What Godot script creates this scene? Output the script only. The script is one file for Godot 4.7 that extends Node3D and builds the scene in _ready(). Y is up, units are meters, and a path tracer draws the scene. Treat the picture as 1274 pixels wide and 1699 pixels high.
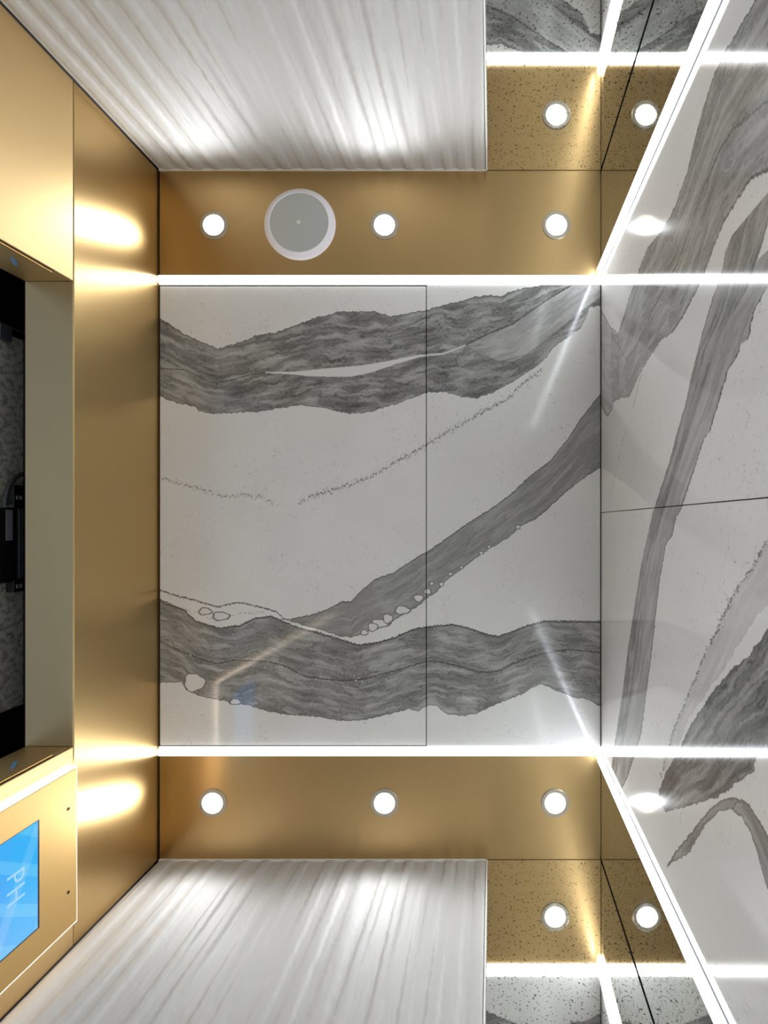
extends Node3D

# A lift cab seen from below: the camera stands in the cab and looks straight up.
# One photo pixel on the ceiling plane is S metres; the zenith lies at pixel (ZX, ZY).
const S := 0.00175
const ZX := 816.0
const ZY := 867.0
const CAM_Y := 0.94
const D := 1.5
const CEIL := 2.44
const FOCAL := 857.142857

var XF := cx(262.0)      # face of the front wall (door side)
var XB := cx(997.0)      # face of the back wall
var ZL := cz(281.0)      # face of the left side wall
var ZR := cz(1428.0)     # face of the right side wall
var HEAD := CAM_Y + D * 0.798   # underside of the door head
var M := {}
var rng := RandomNumberGenerator.new()


func cx(u: float) -> float:
	return (u - ZX) * S


func cz(v: float) -> float:
	return (ZY - v) * S


# ---------------------------------------------------------------- helpers
func material(called: String, c: Color, rough: float, metal := 0.0) -> StandardMaterial3D:
	var m := StandardMaterial3D.new()
	m.resource_name = called
	m.albedo_color = c
	m.roughness = rough
	m.metallic = metal
	M[called] = m
	return m


func glow(called: String, c: Color, energy: float) -> StandardMaterial3D:
	var m := material(called, Color(0.9, 0.9, 0.9), 0.5)
	m.emission_enabled = true
	m.emission = c
	m.emission_energy_multiplier = energy
	return m


func begin() -> SurfaceTool:
	var st := SurfaceTool.new()
	st.begin(Mesh.PRIMITIVE_TRIANGLES)
	return st


func quad(st: SurfaceTool, a: Vector3, b: Vector3, c: Vector3, d: Vector3, n: Vector3) -> void:
	# a, b, c, d in order round the face; wound so that the front looks along n
	var p := [a, b, c, a, c, d]
	if (b - a).cross(c - a).dot(n) > 0.0:
		p = [a, c, b, a, d, c]
	for v in p:
		st.set_normal(n)
		st.set_uv(uv_of(v, n))
		st.add_vertex(v)


func tri(st: SurfaceTool, a: Vector3, b: Vector3, c: Vector3, n: Vector3) -> void:
	var p := [a, b, c]
	if (b - a).cross(c - a).dot(n) > 0.0:
		p = [a, c, b]
	for v in p:
		st.set_normal(n)
		st.set_uv(uv_of(v, n))
		st.add_vertex(v)


func uv_of(v: Vector3, n: Vector3) -> Vector2:
	var a := n.abs()
	if a.y >= a.x and a.y >= a.z:
		return Vector2(v.x, v.z)
	if a.x >= a.z:
		return Vector2(v.z, v.y)
	return Vector2(v.x, v.y)


# a box with chamfered edges
func box(st: SurfaceTool, lo: Vector3, hi: Vector3, bevel := 0.0) -> void:
	var b: float = minf(bevel, 0.45 * minf(hi.x - lo.x, minf(hi.y - lo.y, hi.z - lo.z)))
	var mid := (lo + hi) / 2.0
	var h := (hi - lo) / 2.0
	for ax in 3:
		var o1 := (ax + 1) % 3
		var o2 := (ax + 2) % 3
		for s in [-1.0, 1.0]:
			var n := Vector3.ZERO
			n[ax] = s
			var p := []
			for q in [[-1, -1], [1, -1], [1, 1], [-1, 1]]:
				var v := mid
				v[ax] += s * h[ax]
				v[o1] += q[0] * (h[o1] - b)
				v[o2] += q[1] * (h[o2] - b)
				p.append(v)
			quad(st, p[0], p[1], p[2], p[3], n)
	if b <= 0.0:
		return
	for ax in 3:
		var o1 := (ax + 1) % 3
		var o2 := (ax + 2) % 3
		for s1 in [-1.0, 1.0]:
			for s2 in [-1.0, 1.0]:
				var n := Vector3.ZERO
				n[o1] = s1
				n[o2] = s2
				var p := []
				for q in [[-1, 0], [1, 0], [1, 1], [-1, 1]]:
					var v := mid
					v[ax] += q[0] * (h[ax] - b)
					v[o1] += s1 * (h[o1] - (b if q[1] else 0.0))
					v[o2] += s2 * (h[o2] - (0.0 if q[1] else b))
					p.append(v)
				quad(st, p[0], p[1], p[2], p[3], n.normalized())
	for sx in [-1.0, 1.0]:
		for sy in [-1.0, 1.0]:
			for sz in [-1.0, 1.0]:
				var s := Vector3(sx, sy, sz)
				var p := []
				for ax in 3:
					var v := mid + s * (h - Vector3(b, b, b))
					v[ax] += s[ax] * b
					p.append(v)
				tri(st, p[0], p[1], p[2], s.normalized())


# a profile of (radius, height) turned about the axis dir through centre
func lathe(st: SurfaceTool, centre: Vector3, dir: Vector3, profile: Array, n := 48) -> void:
	var w := dir.normalized()
	var side := Vector3(0, 0, 1) if absf(w.z) < 0.9 else Vector3(1, 0, 0)
	var u := w.cross(side).normalized()
	var v := w.cross(u)
	st.set_smooth_group(-1)
	for k in profile.size() - 1:
		var a: Vector2 = profile[k]
		var b: Vector2 = profile[k + 1]
		var t := (b - a).normalized()
		for i in n:
			var a0 := TAU * i / n
			var a1 := TAU * (i + 1) / n
			var d0 := u * cos(a0) + v * sin(a0)
			var d1 := u * cos(a1) + v * sin(a1)
			var n0 := d0 * t.y - w * t.x
			var n1 := d1 * t.y - w * t.x
			var p := [[centre + d0 * a.x + w * a.y, n0], [centre + d1 * a.x + w * a.y, n1], [centre + d1 * b.x + w * b.y, n1], [centre + d0 * b.x + w * b.y, n0]]
			var order := [0, 1, 2, 0, 2, 3]
			var face: Vector3 = (p[1][0] - p[0][0]).cross(p[2][0] - p[0][0])
			if face.length() < 1e-12:
				face = (p[2][0] - p[0][0]).cross(p[3][0] - p[0][0])
			if face.dot(n0) > 0.0:
				order = [0, 2, 1, 0, 3, 2]
			for o in order:
				st.set_normal(p[o][1])
				st.set_uv(Vector2(p[o][0].x, p[o][0].z))
				st.add_vertex(p[o][0])


func tube(st: SurfaceTool, pts: Array, r: float, n := 12) -> void:
	var rings := []
	for i in pts.size():
		var a: Vector3 = pts[maxi(i - 1, 0)]
		var b: Vector3 = pts[mini(i + 1, pts.size() - 1)]
		var w := (b - a).normalized()
		var side := Vector3(1, 0, 0) if absf(w.x) < 0.9 else Vector3(0, 1, 0)
		var u := w.cross(side).normalized()
		var v := w.cross(u)
		var ring := []
		for k in n:
			var d := u * cos(TAU * k / n) + v * sin(TAU * k / n)
			ring.append([pts[i] + d * r, d])
		rings.append(ring)
	for i in rings.size() - 1:
		for k in n:
			var k1 := (k + 1) % n
			var p := [rings[i][k], rings[i][k1], rings[i + 1][k1], rings[i + 1][k]]
			var order := [0, 1, 2, 0, 2, 3]
			if (p[1][0] - p[0][0]).cross(p[2][0] - p[0][0]).dot(p[0][1]) > 0.0:
				order = [0, 2, 1, 0, 3, 2]
			for o in order:
				st.set_normal(p[o][1])
				st.set_uv(Vector2.ZERO)
				st.add_vertex(p[o][0])


func part(called: String, st: SurfaceTool, m: Material, parent: Node3D = null) -> MeshInstance3D:
	var o := MeshInstance3D.new()
	o.name = called
	o.mesh = st.commit()
	o.material_override = m
	if parent == null:
		add_child(o, true)
	else:
		parent.add_child(o, true)
	return o


func slab(called: String, lo: Vector3, hi: Vector3, m: Material, parent: Node3D = null, bevel := 0.0) -> MeshInstance3D:
	var st := begin()
	box(st, lo.min(hi), lo.max(hi), bevel)
	return part(called, st, m, parent)


func structure(called: String) -> Node3D:
	var o := Node3D.new()
	o.name = called
	o.set_meta("kind", "structure")
	add_child(o, true)
	return o


func thing(called: String, label: String, category: String, group := "") -> Node3D:
	var o := Node3D.new()
	o.name = called
	o.set_meta("label", label)
	o.set_meta("category", category)
	if group:
		o.set_meta("group", group)
	add_child(o, true)
	return o


func area_light(called: String, at: Vector3, towards: Vector3, along: Vector3, size: Vector2, c: Color, energy: float) -> void:
	var l := AreaLight3D.new()
	l.name = called
	var z := -towards.normalized()
	var x := along.normalized()
	l.transform = Transform3D(Basis(x, z.cross(x), z), at)
	l.area_size = size
	l.light_color = c
	l.light_energy = energy
	l.shadow_enabled = true
	l.set("area_range", 8.0)
	l.set("area_attenuation", 2.0)
	add_child(l, true)


# ---------------------------------------------------------------- textures
func noise_bytes(w: int, h: int, freq: float, sd: int, octaves := 3, type := FastNoiseLite.TYPE_SIMPLEX_SMOOTH) -> PackedByteArray:
	var n := FastNoiseLite.new()
	n.seed = sd
	n.frequency = freq
	n.noise_type = type
	n.fractal_type = FastNoiseLite.FRACTAL_FBM
	n.fractal_octaves = octaves
	var im := n.get_seamless_image(w, h, false, false, 0.1, false)
	im.convert(Image.FORMAT_L8)
	return im.get_data()


func path_at(pts: Array, t: float) -> float:
	# pts: Vector2 sorted by x; the y at x = t
	if t <= pts[0].x:
		return pts[0].y
	for i in pts.size() - 1:
		if t <= pts[i + 1].x:
			var a: Vector2 = pts[i]
			var b: Vector2 = pts[i + 1]
			var f := (t - a.x) / maxf(b.x - a.x, 1e-6)
			return lerpf(a.y, b.y, f)
	return pts[pts.size() - 1].y


func pairs(a: Array) -> Array:
	var out := []
	for i in range(0, a.size(), 2):
		out.append(Vector2(a[i], a[i + 1]))
	return out


class Stone:
	var w: int
	var h: int
	var v := PackedFloat32Array()   # grey value of each texel, sRGB 0..255
	var warm := PackedFloat32Array()
	var streak: PackedByteArray     # NS x NS
	var fine: PackedByteArray
	var jag: PackedByteArray
	const NS := 1024

	# a vein between two edges; along x (columns) or, when flip is set, along y (rows)
	func band(ea: Array, eb: Array, tone: float, vary: float, outline: float, rough: float, flip: bool, sd: int, host: Object) -> void:
		var from := int(ceil(maxf(ea[0].x, eb[0].x)))
		var to := int(floor(minf(ea[ea.size() - 1].x, eb[eb.size() - 1].x)))
		var span := h if not flip else w
		var total := w if not flip else h
		for t in range(maxi(from, 0), mini(to, total - 1) + 1):
			var ja := (jag[(t * 2 + sd * 37) % NS + NS * ((sd * 11) % NS)] - 128) / 128.0
			var jb := (jag[(t * 2 + sd * 53) % NS + NS * ((sd * 29 + 400) % NS)] - 128) / 128.0
			var a: float = host.path_at(ea, t) + ja * rough
			var b: float = host.path_at(eb, t) + jb * rough
			if a > b:
				continue
			var wide := maxf(b - a, 1.0)
			for s in range(maxi(int(a), 0), mini(int(b), span - 1) + 1):
				var i := s * w + t if not flip else t * w + s
				var into := minf(s - a, b - s)
				# streaks follow the vein: sampled slowly along it and quickly across it
				var q := (s - a) * 0.6 + (s - b) * 0.4 + 4096.0
				var along := t / 2 + sd * 131
				var big: float = (streak[(int(q * 0.5) + 300) % NS * NS + along % NS] - 128) / 128.0
				var st: float = (streak[int(q * 2.4 + 30.0 * big) % NS * NS + along % NS] - 128) / 128.0
				var st2: float = (streak[int(q * 5.0 + 30.0 * big) % NS * NS + (along + 400) % NS] - 128) / 128.0
				var fi: float = (fine[(s % NS) * NS + t % NS] - 128) / 128.0
				var g := tone + vary * (st * 1.0 + st2 * 0.5 + fi * 0.25 + big * 0.5)
				# dark threads where the streaks cross zero
				if absf(st) < 0.05 and big < 0.25:
					g -= vary * 0.55
				if into < 3.5:
					g = lerpf(outline, g, clampf(into / 3.5, 0.0, 1.0))
				v[i] = clampf(g, 72.0, 220.0)

	func line(pts: Array, tone: float, thick: float, rough: float, flip: bool, sd: int, host: Object, broken := 0.0) -> void:
		var total := w if not flip else h
		var span := h if not flip else w
		for t in range(maxi(int(pts[0].x), 0), mini(int(pts[pts.size() - 1].x), total - 1) + 1):
			var j := (jag[(t * 4 + sd * 37) % NS + NS * ((sd * 17) % NS)] - 128) / 128.0
			var j2 := (jag[(t * 5 + sd * 71) % NS + NS * ((sd * 41 + 90) % NS)] - 128) / 128.0
			var c: float = host.path_at(pts, t) + j * rough
			var half := thick * (0.75 + 0.9 * j2)
			if broken > 0.0 and j2 < broken - 0.45:
				continue
			for s in range(maxi(int(c - half - 1), 0), mini(int(c + half + 1), span - 1) + 1):
				var i := s * w + t if not flip else t * w + s
				var f := clampf((half + 1.0 - absf(s - c)) / 2.0, 0.0, 1.0)
				v[i] = lerpf(v[i], tone, f)

	func blob(c: Vector2, rx: float, ry: float, tone: float, sd: int) -> void:
		for y in range(int(c.y - ry * 1.4), int(c.y + ry * 1.4) + 1):
			for x in range(int(c.x - rx * 1.4), int(c.x + rx * 1.4) + 1):
				if x < 0 or y < 0 or x >= w or y >= h:
					continue
				var p := Vector2((x - c.x) / rx, (y - c.y) / ry)
				var a := p.angle()
				var edge := 1.0 + 0.10 * sin(3.0 * a + sd) + 0.05 * sin(6.0 * a + 2.0 * sd)
				var r := p.length()
				if r < edge:
					v[y * w + x] = tone
				elif r < edge + 2.5 / minf(rx, ry):
					v[y * w + x] = minf(v[y * w + x], 124.0)

	func texture() -> ImageTexture:
		var data := PackedByteArray()
		data.resize(w * h * 3)
		for i in w * h:
			var g := v[i]
			data[i * 3] = int(g)
			data[i * 3 + 1] = int(g * 0.998)
			data[i * 3 + 2] = int(g * 0.992)
		return ImageTexture.create_from_image(Image.create_from_data(w, h, false, Image.FORMAT_RGB8, data))


func new_stone(w: int, h: int, base: float, sd: int) -> Stone:
	var s := Stone.new()
	s.w = w
	s.h = h
	s.v.resize(w * h)
	s.streak = noise_bytes(1024, 1024, 0.016, sd + 1, 4)
	s.fine = noise_bytes(1024, 1024, 0.12, sd + 2, 3)
	s.jag = noise_bytes(1024, 1024, 0.035, sd + 3, 4)
	var cloud := noise_bytes(1024, 1024, 0.004, sd + 4, 3)
	var hair := noise_bytes(1024, 1024, 0.018, sd + 5, 4)
	for y in h:
		var row := (y % 1024) * 1024
		for x in w:
			var k := row + x % 1024
			var g := base + (cloud[k] - 128) * 0.035 + (s.fine[k] - 128) * 0.025
			# hair-thin feathery marks in patches of the pale ground
			var d := absi(hair[k] - 128)
			if d < 3 and cloud[(k + 512 * 1024 + 300) % 1048576] > 122 and s.fine[k] > 122:
				g -= 12.0 + (s.fine[k] - 122) * 0.35
			s.v[y * w + x] = g
	return s


func scaled(a: Array, ox: float, oy: float, k: float) -> Array:
	var out := []
	for p in pairs(a):
		out.append(Vector2((p.x - ox) * k, (p.y - oy) * k))
	return out


func ceiling_stone() -> ImageTexture:
	var k := 1.5
	var ox := 262.0
	var oy := 470.0
	var s := new_stone(1104, 1152, 227.0, 10)
	var a_top := scaled([255, 523, 265, 528, 305, 554, 342, 571, 361, 579, 409, 565, 423, 557, 457, 552, 486, 541, 523, 527, 563, 518, 619, 517, 648, 525, 682, 519, 707, 515, 740, 506, 765, 500, 788, 493, 811, 490, 831, 492, 846, 484, 876, 477, 916, 472, 950, 464, 1000, 458], ox, oy, k)
	var a_bot := scaled([255, 655, 265, 658, 294, 669, 324, 674, 329, 682, 353, 686, 427, 683, 471, 676, 501, 672, 541, 678, 575, 686, 611, 684, 656, 670, 707, 651, 735, 650, 765, 658, 790, 661, 821, 650, 856, 630, 886, 611, 906, 593, 921, 573, 941, 560, 964, 543, 973, 525, 977, 510, 1000, 507], ox, oy, k)
	s.band(a_top, a_bot, 143, 52, 112, 4, false, 1, self)
	# the paler right-hand wing of the upper vein
	s.band(scaled([772, 573, 811, 553, 851, 537, 881, 515, 911, 495, 946, 474, 1000, 440], ox, oy, k), scaled([772, 574, 800, 590, 830, 600, 870, 590, 905, 565, 935, 540, 960, 520, 1000, 490], ox, oy, k), 168, 26, 130, 2, false, 5, self)
	s.line(scaled([770, 573, 811, 553, 851, 537, 881, 515, 911, 495, 946, 474], ox, oy, k), 86, 2.2, 2, false, 3, self)
	s.line(scaled([263, 611, 305, 613, 331, 626, 353, 635, 379, 632, 416, 621, 457, 618], ox, oy, k), 92, 1.5, 1.5, false, 4, self)
	s.band(scaled([440, 617, 490, 617, 545, 611, 600, 606, 656, 597, 693, 589, 735, 586, 772, 572], ox, oy, k), scaled([440, 619, 490, 621, 508, 624, 545, 625, 582, 625, 619, 617, 656, 604, 693, 592, 735, 589, 772, 574], ox, oy, k), 222, 1, 205, 0.5, false, 2, self)
	var white := scaled([455, 618, 490, 619, 545, 618, 600, 615, 656, 600, 700, 590], ox, oy, k)
	var half := [0.5, 2.2, 6.5, 6.5, 3.0, 1.0]
	for i in white.size() - 1:
		for t in range(int(white[i].x), int(white[i + 1].x)):
			var f: float = (t - white[i].x) / (white[i + 1].x - white[i].x)
			var c := lerpf(white[i].y, white[i + 1].y, f)
			var hw: float = lerpf(half[i], half[i + 1], f) * k
			for y in range(int(c - hw), int(c + hw) + 1):
				s.v[y * s.w + t] = 224.0
	# the thin dotted vein
	var dots := scaled([268, 793, 294, 801, 324, 809, 357, 818, 372, 825, 409, 820, 427, 823, 452, 835], ox, oy, k)
	s.line(dots, 140, 1.5, 9, false, 6, self, 0.3)
	s.line(dots, 165, 1.2, 22, false, 7, self, 0.42)
	dots = scaled([495, 836, 519, 822, 556, 811, 589, 800, 619, 789, 641, 776, 656, 765, 685, 752, 707, 737, 738, 719, 773, 699, 796, 686, 816, 675, 841, 663, 866, 637, 900, 612], ox, oy, k)
	s.line(dots, 126, 1.9, 8, false, 8, self, 0.28)
	s.line(dots, 150, 1.6, 19, false, 9, self, 0.36)
	s.line(dots, 176, 1.4, 36, false, 10, self, 0.42)
	# the diagonal vein
	s.band(scaled([482, 1027, 516, 1020, 545, 1010, 567, 998, 582, 998, 600, 979, 626, 959, 652, 951, 670, 938, 689, 926, 707, 916, 748, 888, 773, 870, 790, 859, 816, 843, 846, 821, 876, 792, 911, 766, 941, 729, 966, 691, 1000, 648], ox, oy, k), scaled([482, 1031, 523, 1042, 563, 1055, 582, 1057, 604, 1051, 619, 1045, 641, 1038, 663, 1023, 689, 1008, 705, 995, 725, 981, 740, 963, 765, 945, 790, 925, 816, 908, 841, 893, 863, 873, 890, 860, 916, 837, 941, 814, 974, 789, 1000, 773], ox, oy, k), 154, 26, 100, 3, false, 11, self)
	for b in [[667, 1012, 11, 6], [630, 1034, 14, 6], [618, 1040, 7, 6], [643, 1026, 7, 7], [694, 992, 7, 5], [604, 1049, 5, 4], [716, 968, 3, 2], [732, 969, 3, 3], [747, 952, 3, 2], [765, 941, 2, 2], [798, 917, 3, 2], [811, 907, 2, 2], [859, 874, 3, 3], [709, 981, 5, 4]]:
		s.blob(Vector2((b[0] - ox) * k, (b[1] - oy) * k), b[2] * k, b[3] * k, 222, int(b[0]))
	# the lower vein
	s.band(scaled([255, 992, 265, 994, 305, 1012, 324, 1031, 346, 1038, 364, 1042, 397, 1038, 423, 1025, 449, 1023, 471, 1032, 493, 1042, 530, 1051, 567, 1062, 593, 1071, 626, 1066, 656, 1057, 685, 1044, 707, 1040, 750, 1036, 775, 1041, 803, 1051, 826, 1056, 851, 1047, 876, 1037, 906, 1030, 936, 1032, 1000, 1031], ox, oy, k), scaled([255, 1132, 301, 1132, 309, 1145, 335, 1156, 357, 1160, 416, 1171, 442, 1180, 479, 1186, 527, 1189, 567, 1196, 600, 1195, 641, 1186, 678, 1176, 693, 1180, 707, 1171, 723, 1169, 730, 1177, 743, 1185, 770, 1187, 793, 1183, 811, 1173, 846, 1159, 871, 1149, 881, 1141, 898, 1134, 921, 1145, 954, 1158, 969, 1158, 1000, 1174], ox, oy, k), 150, 44, 104, 3, false, 12, self)
	s.line(scaled([262, 1063, 305, 1082, 338, 1095, 361, 1101, 386, 1095, 442, 1097, 471, 1104, 508, 1123, 563, 1129, 600, 1127, 656, 1112, 707, 1097, 723, 1097, 760, 1104, 790, 1114, 811, 1115, 831, 1111, 866, 1094, 898, 1084, 941, 1077, 997, 1082], ox, oy, k), 82, 1.7, 2, false, 13, self)
	var rim := scaled([262, 977, 294, 989, 327, 997, 361, 1007, 394, 999, 434, 1007, 457, 1014, 471, 1027, 482, 1030], ox, oy, k)
	s.line(rim, 84, 1.8, 4, false, 14, self)
	s.line(scaled([262, 993, 272, 1001, 305, 1011, 324, 1030, 346, 1037, 364, 1042, 397, 1038, 423, 1026, 449, 1022, 471, 1031, 493, 1041, 530, 1050, 567, 1061, 593, 1070, 626, 1066, 656, 1057, 685, 1044, 707, 1040, 750, 1036, 775, 1041, 803, 1051, 826, 1056, 851, 1047, 876, 1037, 906, 1030, 997, 1031], ox, oy, k), 76, 1.9, 4, false, 15, self)
	s.line(scaled([300, 1008, 330, 1020, 360, 1030, 400, 1018, 440, 1014], ox, oy, k), 130, 1.0, 9, false, 16, self, 0.4)
	for b in [[322, 1132, 16, 14], [390, 1164, 8, 4], [366, 1022, 12, 6], [340, 1014, 9, 5]]:
		s.blob(Vector2((b[0] - ox) * k, (b[1] - oy) * k), b[2] * k, b[3] * k, 224, int(b[0]))
	for i in 26:
		var t := rng.randf_range(290, 985)
		var y := path_at(pairs([262, 1063, 361, 1101, 508, 1123, 600, 1127, 707, 1097, 811, 1115, 898, 1084, 997, 1082]), t) + rng.randf_range(-22, 12)
		s.blob(Vector2((t - ox) * k, (y - oy) * k), rng.randf_range(1.0, 2.2) * k, rng.randf_range(0.8, 1.6) * k, 190, i)
	return s.texture()


# back wall: photo pixel -> texel of the wall's stone (rows run along the cab's width)
const BK := 0.00118        # metres a texel
func on_back(a: Array) -> Array:
	var out := []
	for p in pairs(a):
		var kk: float = (p.x - ZX) / (997.0 - ZX)
		var y := CAM_Y + D / kk
		var z: float = (ZY - p.y) * S / kk
		# x along the band: from the left wall (z large) to the right wall; y of the pair: down from the ceiling
		out.append(Vector2((0.72 - z) / BK, (CEIL - y) / BK))
	return out


# the same points for a band that runs up the wall: sorted from the ceiling down, along the rows
func flip(a: Array) -> Array:
	var out := []
	for p in a:
		out.append(Vector2(p.y, p.x))
	out.sort_custom(func(p, q): return p.x < q.x)
	return out


func back_stone() -> ImageTexture:
	var s := new_stone(1190, 2040, 227.0, 60)
	# bands run along the texture's x (the cab's width) and are listed from the left wall on
	var e_lo := on_back([1330, -130, 1253, 0, 1227, 46, 1204, 84, 1185, 122, 1166, 182, 1151, 236, 1140, 285, 1120, 342, 1098, 384, 1075, 410, 1060, 447, 1048, 481, 1037, 516, 1026, 551, 1023, 556])
	var e_hi := on_back([1330, 240, 1274, 281, 1246, 295, 1227, 323, 1200, 368, 1185, 405, 1169, 449, 1156, 478, 1131, 527, 1115, 551, 1099, 562, 1080, 589, 1064, 614, 1053, 638, 1045, 657, 1023, 662])
	s.band(flip(e_lo), flip(e_hi), 164, 34, 124, 4, true, 21, self)
	s.band(flip(on_back([1027, 560, 1020, 548, 1012, 543, 1005, 528, 996, 512])), flip(on_back([1027, 662, 1020, 663, 1015, 679, 1008, 690, 1002, 683, 996, 668])), 186, 18, 150, 3, true, 22, self)
	s.band(flip(on_back([1027, 556, 1022, 556, 1014, 552])), flip(on_back([1027, 662, 1022, 664, 1014, 668])), 160, 30, 130, 3, true, 42, self)
	s.line(flip(on_back([1040, 598, 1020, 565, 1014, 545, 1005, 530, 996, 512])), 110, 1.6, 1, true, 23, self)
	s.line(flip(on_back([1015, 679, 1008, 690, 1002, 683, 996, 668])), 110, 1.6, 1, true, 24, self)
	s.line(flip(on_back([1300, 150, 1274, 167, 1216, 213, 1193, 251, 1170, 304, 1150, 360, 1124, 437, 1100, 480, 1075, 530, 1052, 580, 1038, 597])), 112, 2.0, 3, true, 25, self)
	s.line(flip(on_back([1290, 270, 1274, 281, 1246, 295, 1227, 323, 1200, 368, 1185, 405, 1169, 449, 1156, 478, 1131, 527, 1115, 551])), 108, 1.8, 3, true, 26, self)
	# feathery tail under the first vein
	s.line(flip(on_back([1066, 610, 1056, 650, 1050, 675])), 130, 1.6, 3, true, 27, self)
	s.line(flip(on_back([1040, 712, 1030, 740, 1022, 780, 1012, 820])), 150, 1.5, 4, true, 28, self, 0.3)
	var f_lo := on_back([1340, 240, 1274, 304, 1246, 323, 1223, 365, 1204, 418, 1196, 456, 1183, 492, 1167, 546, 1156, 589, 1148, 622, 1137, 671, 1123, 719, 1110, 768, 1094, 817, 1083, 850, 1073, 895, 1063, 941, 1052, 1011, 1042, 1076, 1033, 1149, 1026, 1193, 1020, 1231, 1012, 1290, 1006, 1350])
	var f_hi := on_back([1450, 240, 1400, 340, 1330, 420, 1267, 484, 1250, 516, 1240, 562, 1229, 568, 1221, 592, 1207, 614, 1197, 649, 1177, 714, 1167, 728, 1148, 787, 1129, 844, 1121, 858, 1115, 887, 1104, 903, 1094, 960, 1086, 1029, 1078, 1102, 1071, 1154, 1063, 1218, 1040, 1290, 1010, 1350])
	s.band(f_lo, f_hi, 170, 22, 116, 4, false, 30, self)
	# its darker, streaky upper flank
	var f_mid := []
	for i in f_lo.size():
		f_mid.append(Vector2(f_lo[i].x, lerpf(f_lo[i].y, path_at(f_hi, f_lo[i].x), 0.42)))
	s.band(f_lo, f_mid, 152, 40, 130, 3, false, 31, self)
	s.line(f_hi.slice(3), 92, 1.7, 4, false, 32, self, 0.12)
	# speckled pale vein and the broad dark one under it
	var g_lo := on_back([1330, 800, 1274, 892, 1249, 939, 1223, 975, 1210, 998, 1192, 1040, 1174, 1073, 1148, 1138, 1120, 1203, 1112, 1229, 1095, 1290])
	var g_hi := on_back([1420, 800, 1330, 930, 1290, 985, 1255, 1020, 1230, 1060, 1200, 1110, 1170, 1150, 1140, 1195, 1128, 1229, 1110, 1290])
	s.band(g_lo, g_hi, 207, 13, 196, 5, false, 33, self)
	s.line(g_lo, 128, 2.2, 8, false, 34, self, 0.42)
	s.line(g_lo, 158, 1.6, 16, false, 35, self, 0.5)
	var h_lo := on_back([1330, 960, 1274, 1045, 1262, 1060, 1239, 1091, 1213, 1112, 1187, 1141, 1166, 1172, 1146, 1203, 1135, 1226, 1120, 1254, 1105, 1281, 1094, 1311, 1092, 1330, 1098, 1347])
	var h_hi := on_back([1500, 960, 1400, 1090, 1330, 1180, 1290, 1225, 1253, 1258, 1250, 1277, 1215, 1303, 1189, 1322, 1160, 1331, 1130, 1340, 1104, 1347])
	s.band(h_lo, h_hi, 136, 52, 104, 5, false, 36, self)
	# the hooked vein
	s.band(flip(on_back([1330, 1500, 1300, 1440, 1274, 1391, 1261, 1364, 1242, 1334, 1219, 1323, 1206, 1325])), flip(on_back([1330, 1640, 1300, 1560, 1274, 1478, 1261, 1433, 1246, 1383, 1231, 1357, 1215, 1342, 1206, 1341])), 156, 30, 116, 3, true, 37, self)
	s.band(on_back([1219, 1323, 1200, 1326, 1177, 1342, 1151, 1376, 1120, 1414, 1105, 1438]), on_back([1225, 1330, 1215, 1341, 1193, 1345, 1170, 1368, 1143, 1414, 1117, 1429, 1106, 1438]), 156, 30, 116, 3, false, 38, self)
	# further veins lower on the wall, below the picture
	s.band([Vector2(0, 1150), Vector2(400, 1290), Vector2(800, 1240), Vector2(1190, 1400)], [Vector2(0, 1300), Vector2(400, 1400), Vector2(800, 1380), Vector2(1190, 1490)], 132, 36, 96, 5, false, 40, self)
	s.band([Vector2(0, 1700), Vector2(500, 1640), Vector2(1190, 1800)], [Vector2(0, 1760), Vector2(500, 1760), Vector2(1190, 1900)], 138, 30, 96, 5, false, 41, self)
	return s.texture()


func grain_texture(w: int, h: int, sx: float, sy: float, lo: float, hi: float, sd: int) -> ImageTexture:
	# fine noise, stretched along one axis by sampling it at different steps
	var b := noise_bytes(1024, 1024, 0.2, sd, 3)
	var data := PackedByteArray()
	data.resize(w * h)
	for y in h:
		for x in w:
			var g := b[(int(y * sy) % 1024) * 1024 + int(x * sx) % 1024] / 255.0
			data[y * w + x] = int(lerpf(lo, hi, g) * 255.0)
	return ImageTexture.create_from_image(Image.create_from_data(w, h, false, Image.FORMAT_L8, data))


# antique mirror: one even silver all over, with small tarnish specks scattered in it
const SILVER := Color(0.94, 0.94, 0.93)
const TARNISH := Color(0.50, 0.495, 0.48)
func mirror_texture() -> ImageTexture:
	var n := 1024
	var spots := noise_bytes(n, n, 0.055, 301, 3)
	var big := noise_bytes(n, n, 0.016, 302, 3)
	var im := Image.create(n, n, false, Image.FORMAT_RGB8)
	im.fill(SILVER)
	for y in n:
		for x in n:
			var i := y * n + x
			if spots[i] + (big[i] - 128) * 0.28 < 70.0:
				im.set_pixel(x, y, TARNISH)
	return ImageTexture.create_from_image(im)


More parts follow.
